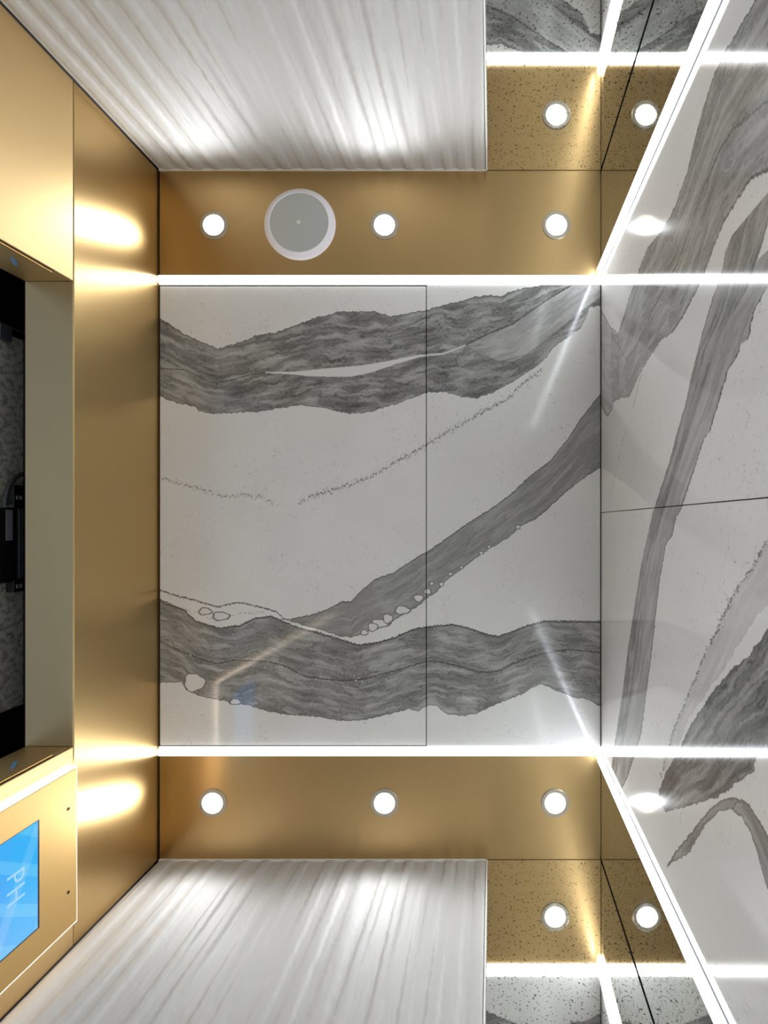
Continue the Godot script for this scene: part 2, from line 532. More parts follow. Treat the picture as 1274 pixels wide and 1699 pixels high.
func screen_texture() -> ImageTexture:
	# the print of the screen: blue sheet with pale slanting rays
	var w := 256
	var h := 192
	var im := Image.create(w, h, false, Image.FORMAT_RGB8)
	for y in h:
		for x in w:
			var u := float(x) / w
			var t := float(y) / h
			var c := Color(0.10, 0.70, 0.98).lerp(Color(0.45, 0.76, 1.0), clampf(u * 0.9 + t * 0.3 - 0.1, 0.0, 1.0))
			c = c.lerp(Color(0.42, 0.58, 1.0), clampf(t * 1.3 - 0.35, 0.0, 0.8) * (1.0 - absf(u - 0.45)))
			var r1 := sin((u * 1.0 + t * 0.55) * 17.0)
			if r1 > 0.55:
				c = c.lerp(Color(0.62, 0.88, 1.0), 0.32)
			var r2 := sin((u * 0.6 - t * 0.9) * 11.0 + 1.0)
			if r2 > 0.72:
				c = c.lerp(Color(0.70, 0.85, 1.0), 0.28)
			im.set_pixel(x, y, c)
	return ImageTexture.create_from_image(im)


func galvanised_texture() -> ImageTexture:
	var n := 512
	var a := noise_bytes(n, n, 0.03, 401, 4)
	var b := noise_bytes(n, n, 0.16, 402, 3)
	var data := PackedByteArray()
	data.resize(n * n * 3)
	for i in n * n:
		var g := clampf(200.0 + (a[i] - 128) * 0.75 + (b[i] - 128) * 0.45, 50, 215)
		data[i * 3] = int(g)
		data[i * 3 + 1] = int(g * 0.99)
		data[i * 3 + 2] = int(g * 0.95)
	return ImageTexture.create_from_image(Image.create_from_data(n, n, false, Image.FORMAT_RGB8, data))


func make_materials() -> void:
	var grain := grain_texture(512, 512, 0.25, 4.0, 0.93, 1.0, 200)
	var weave := grain_texture(512, 512, 0.5, 2.6, 0.35, 0.65, 210)
	var m := material("brass_ceiling", Color(0.77, 0.65, 0.455), 0.34, 1.0)
	m.roughness_texture = grain
	m.uv1_scale = Vector3(3, 3, 3)
	m.anisotropy_enabled = true
	m.anisotropy = -0.6
	m = material("brass_transom", Color(0.80, 0.675, 0.465), 0.36, 1.0)
	m.anisotropy_enabled = true
	m.anisotropy = -0.65
	m.roughness_texture = grain
	m.uv1_scale = Vector3(3, 3, 3)
	material("brass_return", Color(0.80, 0.69, 0.50), 0.52, 1.0)
	material("brass_head", Color(0.76, 0.705, 0.585), 0.48, 1.0)  # brass greyed: the landing floor's reflection is put into the colour
	material("brass_plate", Color(0.79, 0.66, 0.43), 0.56, 1.0)
	material("brass_edge", Color(0.80, 0.64, 0.40), 0.35, 1.0)
	m = material("stone_ceiling", Color.WHITE, 0.09)
	m.albedo_texture = ceiling_stone()
	m = material("stone_back", Color.WHITE, 0.08)
	m.albedo_texture = back_stone()
	m = material("mirror", Color(0.985, 0.985, 0.975), 0.03, 1.0)
	m.albedo_texture = mirror_texture()
	m.uv1_triplanar = true
	m.uv1_world_triplanar = true
	m.uv1_scale = Vector3(2.35, 2.35, 2.35)
	m = material("fluted", Color(0.705, 0.695, 0.68), 0.6)
	m.heightmap_enabled = true
	m.heightmap_texture = weave
	m.heightmap_scale = 0.06
	m.uv1_scale = Vector3(2.5, 2.5, 2.5)
	material("panel_edge", Color(0.88, 0.87, 0.85), 0.45)
	material("black", Color(0.03, 0.03, 0.032), 0.7)
	material("shaft", Color(0.09, 0.095, 0.105), 0.9)
	material("wall_core", Color(0.35, 0.34, 0.33), 0.9)
	material("floor_stone", Color(0.80, 0.80, 0.79), 0.5)
	material("plaster", Color(0.72, 0.71, 0.69), 0.9)
	m = material("galvanised", Color(0.92, 0.92, 0.90), 0.55, 0.2)
	m.albedo_texture = galvanised_texture()
	m.uv1_triplanar = true
	m.uv1_world_triplanar = true
	m.uv1_scale = Vector3(3.2, 3.2, 3.2)
	material("black_plastic", Color(0.075, 0.075, 0.08), 0.4)
	material("grey_steel", Color(0.33, 0.345, 0.36), 0.45, 0.5)
	material("label_grey", Color(0.46, 0.45, 0.49), 0.6)
	material("hose", Color(0.20, 0.205, 0.22), 0.35)
	material("terminal", Color(0.62, 0.65, 0.68), 0.3, 0.6)
	material("trim_ring", Color(0.72, 0.69, 0.63), 0.35, 0.7)
	material("speaker_rim", Color(0.95, 0.935, 0.965), 0.45)
	m = material("speaker_grille", Color(0.74, 0.755, 0.745), 0.5)
	m.heightmap_enabled = true
	m.heightmap_texture = grain_texture(256, 256, 4.0, 4.0, 0.2, 0.8, 220)
	m.heightmap_scale = 0.05
	m.uv1_scale = Vector3(9, 9, 9)
	material("speaker_badge", Color(0.90, 0.91, 0.88), 0.4)
	material("bezel", Color(0.06, 0.12, 0.24), 0.4)
	material("screw", Color(0.30, 0.24, 0.13), 0.4, 1.0)
	material("reflection_mark", Color(0.40, 0.55, 0.70), 0.4)  # blue of the reflection put on the jambs
	glow("led_light", Color(0.97, 0.985, 1.0), 2.6)
	glow("downlight_lens", Color(1.0, 0.985, 0.96), 3.0)
	glow("halo_light", Color(1.0, 0.95, 0.88), 4.5)
	m = glow("screen_light", Color.BLACK, 0.80)
	m.albedo_color = Color(0.02, 0.02, 0.03)
	m.roughness = 0.25
	m.emission_texture = screen_texture()
	m = glow("screen_letters", Color(0.62, 0.84, 1.0), 0.80)
	m.albedo_color = Color(0.02, 0.02, 0.03)


# ---------------------------------------------------------------- ceiling plate with round holes
func holed_plate(st: SurfaceTool, x0: float, x1: float, z0: float, z1: float, y: float, holes: Array) -> void:
	var n := Vector3(0, -1, 0)
	var x := x0
	for k in holes.size():
		var c: Vector2 = holes[k][0]
		var r: float = holes[k][1]
		var a0 := maxf(c.x - r * 1.3, x)
		var a1 := minf(c.x + r * 1.3, x1)
		if a0 > x:
			quad(st, Vector3(x, y, z0), Vector3(a0, y, z0), Vector3(a0, y, z1), Vector3(x, y, z1), n)
		var angles := []
		for i in 64:
			angles.append(TAU * i / 64.0)
		for q in [Vector2(a0, z0), Vector2(a1, z0), Vector2(a0, z1), Vector2(a1, z1)]:
			angles.append(fposmod((q - c).angle(), TAU))
		angles.sort()
		for i in angles.size():
			var t0: float = angles[i]
			var t1: float = angles[(i + 1) % angles.size()]
			var p := []
			for t in [t0, t1]:
				var d := Vector2(cos(t), sin(t))
				var far := 1e9
				if d.x > 1e-6:
					far = minf(far, (a1 - c.x) / d.x)
				elif d.x < -1e-6:
					far = minf(far, (a0 - c.x) / d.x)
				if d.y > 1e-6:
					far = minf(far, (maxf(z0, z1) - c.y) / d.y)
				elif d.y < -1e-6:
					far = minf(far, (minf(z0, z1) - c.y) / d.y)
				p.append(c + d * r)
				p.append(c + d * far)
			if absf(t1 - t0) < 1e-5:
				continue
			quad(st, Vector3(p[0].x, y, p[0].y), Vector3(p[1].x, y, p[1].y), Vector3(p[3].x, y, p[3].y), Vector3(p[2].x, y, p[2].y), n)
		x = a1
	if x < x1:
		quad(st, Vector3(x, y, z0), Vector3(x1, y, z0), Vector3(x1, y, z1), Vector3(x, y, z1), n)
	# rims of the plate
	var t := 0.003
	quad(st, Vector3(x0, y, z0), Vector3(x1, y, z0), Vector3(x1, y + t, z0), Vector3(x0, y + t, z0), Vector3(0, 0, signf(z0 - z1)))
	quad(st, Vector3(x0, y, z1), Vector3(x1, y, z1), Vector3(x1, y + t, z1), Vector3(x0, y + t, z1), Vector3(0, 0, signf(z1 - z0)))
	quad(st, Vector3(x0, y, z0), Vector3(x0, y, z1), Vector3(x0, y + t, z1), Vector3(x0, y + t, z0), Vector3(-1, 0, 0))
	quad(st, Vector3(x1, y, z0), Vector3(x1, y, z1), Vector3(x1, y + t, z1), Vector3(x1, y + t, z0), Vector3(1, 0, 0))


func stone_panel(called: String, lo: Vector3, hi: Vector3, m: Material, parent: Node3D, uv: Callable) -> void:
	var st := begin()
	box(st, lo.min(hi), lo.max(hi), 0.0012)
	var mdt := st.commit_to_arrays()
	var v: PackedVector3Array = mdt[Mesh.ARRAY_VERTEX]
	var t := PackedVector2Array()
	for p in v:
		t.append(uv.call(p))
	mdt[Mesh.ARRAY_TEX_UV] = t
	var am := ArrayMesh.new()
	am.add_surface_from_arrays(Mesh.PRIMITIVE_TRIANGLES, mdt)
	var o := MeshInstance3D.new()
	o.name = called
	o.mesh = am
	o.material_override = m
	parent.add_child(o, true)


# ---------------------------------------------------------------- fluted side panel
func fluted_panel(face_z: float, inward: float, x0: float, x1: float, y0: float, y1: float, sd: int, parent: Node3D) -> void:
	var ridges := []
	var spots := [276, 306, 333, 366, 409, 446, 478, 510, 548, 582, 612, 642, 682, 714, 744, 768, 796]
	var r := RandomNumberGenerator.new()
	r.seed = sd
	for c in spots:
		ridges.append([cx(c) + r.randf_range(-0.006, 0.006), r.randf_range(0.011, 0.0175), r.randf_range(0.0030, 0.0056), r.randf_range(0, TAU), r.randf_range(1.0, 2.6), r.randf_range(0.002, 0.007)])
	var wig := FastNoiseLite.new()
	wig.seed = sd
	wig.frequency = 1.0
	wig.fractal_octaves = 3
	var nx := 420
	var ys := []
	var y := y1
	while y > y0:
		ys.append(y)
		y -= 0.008 if y > 1.8 else 0.06
	ys.append(y0)
	var vs := PackedVector3Array()
	var ns := PackedVector3Array()
	var uvs := PackedVector2Array()
	var ids := PackedInt32Array()
	var height := func(x: float, yy: float) -> float:
		var h := 0.0
		var tear := 0.0028 * wig.get_noise_2d(x * 14.0 + 50.0, yy * 40.0)
		for q in ridges:
			var d: float = (x - q[0] - q[5] * sin(q[4] * yy * 2.0 + q[3]) - tear) / q[1]
			if absf(d) < 2.5:
				h += q[2] * exp(-pow(absf(d), 5.0) * 0.7 - d * d * 0.15)
		h += 0.0006 * wig.get_noise_2d(x * 60.0, yy * 9.0) + 0.00035 * wig.get_noise_2d(x * 140.0, yy * 60.0)
		return h
	var hs := []
	for j in ys.size():
		var row := PackedFloat32Array()
		for i in nx + 1:
			row.append(height.call(lerpf(x0, x1, float(i) / nx), ys[j]))
		hs.append(row)
	var dx := (x1 - x0) / nx
	for j in ys.size():
		for i in nx + 1:
			var i0 := maxi(i - 1, 0)
			var i1 := mini(i + 1, nx)
			var j0 := maxi(j - 1, 0)
			var j1 := mini(j + 1, ys.size() - 1)
			var hx: float = (hs[j][i1] - hs[j][i0]) / ((i1 - i0) * dx)
			var hy: float = (hs[j1][i] - hs[j0][i]) / (ys[j1] - ys[j0])
			vs.append(Vector3(lerpf(x0, x1, float(i) / nx), ys[j], face_z + inward * hs[j][i]))
			ns.append(Vector3(-hx, -hy, inward).normalized())
			uvs.append(Vector2(lerpf(x0, x1, float(i) / nx), ys[j]))
	for j in ys.size() - 1:
		for i in nx:
			var a := j * (nx + 1) + i
			var b := a + 1
			var c := a + nx + 2
			var d := a + nx + 1
			if inward > 0.0:
				ids.append_array([a, b, c, a, c, d])
			else:
				ids.append_array([a, c, b, a, d, c])
	var arr := []
	arr.resize(Mesh.ARRAY_MAX)
	arr[Mesh.ARRAY_VERTEX] = vs
	arr[Mesh.ARRAY_NORMAL] = ns
	arr[Mesh.ARRAY_TEX_UV] = uvs
	arr[Mesh.ARRAY_INDEX] = ids
	var am := ArrayMesh.new()
	am.add_surface_from_arrays(Mesh.PRIMITIVE_TRIANGLES, arr)
	var o := MeshInstance3D.new()
	o.name = "fluted_panel"
	o.mesh = am
	o.material_override = M.fluted
	o.set_meta("label", "off-white panel with uneven upright flutes")
	parent.add_child(o, true)


# half-round light diffuser between two points, bulging along out
func diffuser(st: SurfaceTool, a: Vector3, b: Vector3, out: Vector3, width: float, depth: float) -> void:
	var w := (b - a).normalized()
	var side := w.cross(out).normalized()
	var prof := []
	for i in 9:
		var t := PI * i / 8.0
		prof.append([side * cos(t) * width / 2.0 + out * sin(t) * depth, (side * cos(t) / width * 2.0 + out * sin(t) / depth).normalized()])
	for i in 8:
		var p := [[a + prof[i][0], prof[i][1]], [a + prof[i + 1][0], prof[i + 1][1]], [b + prof[i + 1][0], prof[i + 1][1]], [b + prof[i][0], prof[i][1]]]
		var order := [0, 1, 2, 0, 2, 3]
		if (p[1][0] - p[0][0]).cross(p[2][0] - p[0][0]).dot(p[0][1] + p[1][1]) > 0.0:
			order = [0, 2, 1, 0, 3, 2]
		for o in order:
			st.set_normal(p[o][1])
			st.set_uv(Vector2.ZERO)
			st.add_vertex(p[o][0])
	quad(st, a - side * width / 2.0, a + side * width / 2.0, b + side * width / 2.0, b - side * width / 2.0, -out)


func downlight(u: float, v: float, label: String) -> void:
	var at := Vector3(cx(u), CEIL, cz(v))
	var t := thing("downlight", label, "downlight", "recessed ceiling downlights")
	t.position = at
	var st := begin()
	lathe(st, Vector3.ZERO, Vector3(0, 1, 0), [Vector2(0.0415, 0.0), Vector2(0.0411, -0.0022), Vector2(0.0395, -0.003), Vector2(0.0310, -0.003), Vector2(0.0299, -0.0022), Vector2(0.0296, 0.0), Vector2(0.0294, 0.016)])
	part("trim_ring", st, M.trim_ring, t)
	st = begin()
	lathe(st, Vector3.ZERO, Vector3(0, 1, 0), [Vector2(0.0293, 0.024), Vector2(0.0291, 0.014), Vector2(0.025, 0.009), Vector2(0.014, 0.0045), Vector2(0.0, 0.003)])
	part("lens", st, M.downlight_lens, t)
	st = begin()
	lathe(st, Vector3.ZERO, Vector3(0, 1, 0), [Vector2(0.0335, 0.018), Vector2(0.0335, 0.07), Vector2(0.0, 0.07)])
	part("housing", st, M.black, t)
	var l := SpotLight3D.new()
	l.name = "downlight_beam"
	l.transform = Transform3D(Basis(Vector3(1, 0, 0), Vector3(0, 0, -1), Vector3(0, 1, 0)), Vector3(0, 0.009, 0))
	l.spot_angle = 84.0
	l.spot_angle_attenuation = 1.0
	l.spot_range = 8.0
	l.spot_attenuation = 2.0
	l.light_size = 0.010
	l.light_energy = DOWN_ENERGY
	l.light_color = Color(0.96, 0.98, 1.0)
	l.shadow_enabled = true
	t.add_child(l, true)


const DOWN_ENERGY := 0.118
const LED_CEIL := 0.12
const LED_WALL := 0.28
const LED_COLOR := Color(0.94, 0.97, 1.0)


func _ready() -> void:
	rng.seed = 7
	# camera, looking straight up, lens shifted
	var cam := Camera3D.new()
	cam.name = "camera"
	cam.transform = Transform3D(Basis(Vector3(1, 0, 0), Vector3(0, 0, 1), Vector3(0, -1, 0)), Vector3(0, CAM_Y, 0))
	cam.projection = Camera3D.PROJECTION_FRUSTUM
	cam.near = 0.05
	cam.far = 20.0
	cam.size = cam.near * 1699.0 / FOCAL
	cam.frustum_offset = Vector2((637.0 - ZX) / FOCAL, (ZY - 849.5) / FOCAL) * cam.near
	add_child(cam)
	cam.current = true
	var we := WorldEnvironment.new()
	we.name = "environment"
	var env := Environment.new()
	env.background_mode = Environment.BG_COLOR
	env.background_color = Color(0.0, 0.0, 0.0)
	env.tonemap_mode = Environment.TONE_MAPPER_LINEAR
	env.tonemap_exposure = 1.18
	env.sdfgi_enabled = true
	env.ssao_enabled = true
	env.ssil_enabled = true
	we.environment = env
	add_child(we)

	# light strips: two along the ceiling, two up the back wall
	var strip_l := cz(465.0)
	var strip_r := cz(1246.0)
	var mid_x := (cx(264) + XB) / 2.0
	var long_x := XB - cx(264) - 0.01
	for z in [strip_l, strip_r]:
		area_light("ceiling_strip_light", Vector3(mid_x, CEIL - 0.0125, z), Vector3(0, -1, 0), Vector3(1, 0, 0), Vector2(long_x, 0.02), LED_COLOR, LED_CEIL)
	var up_l := 0.7133
	var up_r := -0.6665
	for z in [up_l + 0.018, up_r - 0.018]:
		area_light("wall_strip_light", Vector3(XB - 0.0135, 1.22, z), Vector3(-1, 0, 0), Vector3(0, 1, 0), Vector2(2.38, 0.02), LED_COLOR, LED_WALL)

	make_materials()
	build_shell()
	build_ceiling(strip_l, strip_r)
	build_back(up_l, up_r)
	build_sides()
	build_front()
	build_hoistway()
	build_fittings()


func build_shell() -> void:
	# floor and the cores of the walls, all with thickness
	var f := structure("floor")
	var n := 0
	var xa := XF - 0.11
	var tile := (XB - XF + 0.11) / 3.0
	for i in 3:
		for j in 4:
			var za := lerpf(ZR, ZL, j / 4.0)
			var zb := lerpf(ZR, ZL, (j + 1) / 4.0)
			slab("tile", Vector3(xa + i * tile + 0.001, -0.012, za + 0.001), Vector3(xa + (i + 1) * tile - 0.001, 0.0, zb - 0.001), M.floor_stone, f, 0.001)
			n += 1
	slab("floor_base", Vector3(XF - 0.12, -0.08, ZR - 0.1), Vector3(XB + 0.1, -0.0125, ZL + 0.1), M.wall_core, f)


func build_ceiling(strip_l: float, strip_r: float) -> void:
	var c := structure("ceiling")
	var xg := cx(265.0)
	# plenum above the finish
	slab("plenum_lid", Vector3(XF - 0.06, CEIL + 0.12, ZR - 0.1), Vector3(XB + 0.1, CEIL + 0.16, ZL + 0.1), M.black, c)
	slab("plenum_side", Vector3(XF - 0.06, CEIL + 0.001, ZL + 0.012), Vector3(XB + 0.1, CEIL + 0.12, ZL + 0.1), M.black, c)
	slab("plenum_side", Vector3(XF - 0.06, CEIL + 0.001, ZR - 0.1), Vector3(XB + 0.1, CEIL + 0.12, ZR - 0.012), M.black, c)
	slab("plenum_end", Vector3(XB + 0.002, CEIL + 0.001, ZR - 0.011), Vector3(XB + 0.1, CEIL + 0.12, ZL + 0.011), M.black, c)
	# brass bands
	var hole := 0.034
	var row_l := []
	var row_r := []
	for u in [355.0, 638.0, 923.0]:
		row_l.append([Vector2(cx(u), cz(374.0)), hole])
		row_r.append([Vector2(cx(u), cz(1332.0)), hole])
	var st := begin()
	holed_plate(st, xg, XB - 0.001, cz(457.5), ZL + 0.004, CEIL, row_l)
	part("brass_band", st, M.brass_ceiling, c).set_meta("label", "brass ceiling band with speaker and three downlights")
	st = begin()
	holed_plate(st, xg, XB - 0.001, cz(1254.5), ZR - 0.004, CEIL, row_r)
	part("brass_band", st, M.brass_ceiling, c).set_meta("label", "brass ceiling band with three downlights only")
	# stone panels
	var uv := func(p: Vector3) -> Vector2:
		return Vector2((p.x / S + ZX - 262.0) * 1.5 / 1104.0, (ZY - p.z / S - 470.0) * 1.5 / 1152.0)
	stone_panel("marble_panel", Vector3(xg, CEIL, cz(475.0)), Vector3(cx(706.4), CEIL + 0.012, cz(1236.5)), M.stone_ceiling, c, uv)
	stone_panel("marble_panel", Vector3(cx(707.8), CEIL - 0.0012, cz(473.5)), Vector3(XB - 0.002, CEIL + 0.012, cz(1238.0)), M.stone_ceiling, c, uv)
	# strips of light
	for q in [[strip_l, "white light strip along ceiling between marble and brass band with speaker"], [strip_r, "white light strip along ceiling between marble and brass band without speaker"]]:
		var t := thing("led_strip", q[1], "light strip", "ceiling light strips")
		t.position = Vector3(xg, CEIL, q[0])
		var s2 := begin()
		diffuser(s2, Vector3(0, -0.0005, 0), Vector3(XB - 0.001 - xg, -0.0005, 0), Vector3(0, -1, 0), 0.0275, 0.011)
		part("diffuser", s2, M.led_light, t)
		slab("channel", Vector3(0, 0.0, -0.014), Vector3(XB - 0.001 - xg, 0.02, 0.014), M.trim_ring, t)


func build_back(up_l: float, up_r: float) -> void:
	var b := structure("wall_back")
	slab("core", Vector3(XB + 0.015, -0.08, ZR - 0.1), Vector3(XB + 0.1, CEIL, ZL + 0.1), M.wall_core, b)
	var uv := func(p: Vector3) -> Vector2:
		return Vector2((0.72 - p.z) / BK / 1190.0, (CEIL - p.y) / BK / 2040.0)
	var top := CEIL - 0.0015
	stone_panel("marble_panel", Vector3(XB, 0.0, 0.0295), Vector3(XB + 0.014, top, up_l - 0.017), M.stone_back, b, uv)
	stone_panel("marble_panel", Vector3(XB, 0.0, up_r + 0.017), Vector3(XB + 0.014, top, 0.028), M.stone_back, b, uv)
	slab("mirror_panel", Vector3(XB, 0.0, up_l + 0.037), Vector3(XB + 0.014, top, ZL - 0.0045), M.mirror, b, 0.0006).set_meta("label", "speckled antique mirror in the corner")
	slab("mirror_panel", Vector3(XB, 0.0, ZR + 0.0045), Vector3(XB + 0.014, top, up_r - 0.037), M.mirror, b, 0.0006).set_meta("label", "speckled antique mirror in the corner")
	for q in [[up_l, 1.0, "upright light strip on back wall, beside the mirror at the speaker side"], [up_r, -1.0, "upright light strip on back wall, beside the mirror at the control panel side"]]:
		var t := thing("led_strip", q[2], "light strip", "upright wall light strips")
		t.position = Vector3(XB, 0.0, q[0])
		var d: float = q[1]
		var s2 := begin()
		diffuser(s2, Vector3(0.0, 0.01, d * 0.0185), Vector3(0.0, CEIL - 0.003, d * 0.0185), Vector3(-1, 0, 0), 0.034, 0.012)
		part("diffuser", s2, M.led_light, t)
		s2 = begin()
		diffuser(s2, Vector3(0.0, 0.01, -d * 0.0085), Vector3(0.0, CEIL - 0.003, -d * 0.0085), Vector3(-1, 0, 0), 0.0125, 0.0035)  # glow on the marble edge, put in as a thin glowing strip
		part("edge_glow", s2, M.led_light, t)
		slab("divider", Vector3(-0.0032, 0.01, minf(-d * 0.0012, d * 0.0014)), Vector3(0.0, CEIL - 0.003, maxf(-d * 0.0012, d * 0.0014)), M.grey_steel, t)
		slab("channel", Vector3(0.0005, 0.01, minf(-d * 0.0165, d * 0.0365)), Vector3(0.0145, CEIL - 0.003, maxf(-d * 0.0165, d * 0.0365)), M.trim_ring, t)


func build_sides() -> void:
	for q in [["wall_left", ZL, -1.0, 41], ["wall_right", ZR, 1.0, 43]]:
		var w := structure(q[0])
		var z: float = q[1]
		var inn: float = q[2]
		slab("core", Vector3(XF - 0.06, -0.08, z - inn * 0.012), Vector3(XB + 0.1, CEIL, z - inn * 0.1), M.wall_core, w)
		var top := CEIL - 0.0015
		fluted_panel(z - inn * 0.0005, inn, XF + 0.004, cx(806.5), 0.0, top, q[3], w)
		slab("panel_edge", Vector3(cx(806.4), 0.0, z - inn * 0.010), Vector3(cx(808.6), top, z + inn * 0.0045), M.panel_edge, w, 0.0006)
		slab("panel_top_edge", Vector3(XF + 0.004, top - 0.002, z - inn * 0.010), Vector3(cx(806.2), CEIL - 0.0002, z + inn * 0.0052), M.panel_edge, w)
		slab("mirror_panel", Vector3(cx(809.0), 0.0, z - inn * 0.010), Vector3(XB - 0.0015, top, z + inn * 0.003), M.mirror, w, 0.0006).set_meta("label", "speckled antique mirror beside the fluted panel")


func build_front() -> void:
	var w := structure("wall_front")
	var jl := 0.559
	var jr := -0.519
	var deep := XF - 0.112
	var gap := 0.0012
	# transom above the door and the two returns beside it
	slab("transom", Vector3(XF - 0.012, HEAD + 0.0015, ZR + gap), Vector3(XF, CEIL + 0.03, ZL - gap), M.brass_transom, w, 0.0015)
	slab("return_panel", Vector3(XF - 0.012, 0.0, jl), Vector3(XF, HEAD, ZL - gap), M.brass_return, w, 0.0015)
	slab("return_panel", Vector3(XF - 0.012, 0.0, ZR + gap), Vector3(XF, HEAD, jr), M.brass_return, w, 0.0015)
	slab("jamb_panel", Vector3(deep, 0.0, jl), Vector3(XF - 0.0125, HEAD - 0.0005, jl + 0.012), M.brass_return, w, 0.001)
	slab("jamb_panel", Vector3(deep, 0.0, jr - 0.012), Vector3(XF - 0.0125, HEAD - 0.0005, jr), M.brass_return, w, 0.001)
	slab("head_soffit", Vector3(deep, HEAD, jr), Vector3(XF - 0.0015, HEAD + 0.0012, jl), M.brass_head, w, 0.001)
	# backing behind the panels
	slab("core", Vector3(deep, 0.0, jl + 0.0125), Vector3(XF - 0.0135, CEIL + 0.1, ZL + 0.1), M.black, w)
	slab("core", Vector3(deep, 0.0, ZR - 0.1), Vector3(XF - 0.0135, CEIL + 0.1, jr - 0.0125), M.black, w)
	slab("core", Vector3(deep, HEAD + 0.0016, jr - 0.012), Vector3(XF - 0.0135, CEIL + 0.1, jl + 0.012), M.black, w)
	# door edge strips in the jambs
	for q in [[jl, -1.0], [jr, 1.0]]:
		var z: float = q[0]
		var inn: float = q[1]
		slab("edge_bead", Vector3(XF - 0.0105, 0.05, z), Vector3(XF - 0.0060, 2.088, z + inn * 0.0045), M.brass_edge, w, 0.0010)
		slab("edge_gap", Vector3(XF - 0.0058, 0.05, z), Vector3(XF - 0.0032, 2.088, z + inn * 0.0004), M.black, w)
		var mark := slab("reflection_mark", Vector3(-0.004, -0.018, -0.0008), Vector3(0.004, 0.018, 0.0008), M.reflection_mark, w)  # a bluish reflection on the jamb, put in as a small coloured slab
		mark.transform = Transform3D(Basis(Vector3(0, 0, 1), deg_to_rad(33.0)), Vector3(-1.022, 2.045, z + inn * 0.0008))


func hoist(u: float, v: float, xw: float) -> Vector3:
	var k := (u - ZX) * S / xw
	return Vector3(xw, CAM_Y + D / k, (ZY - v) * S / k)


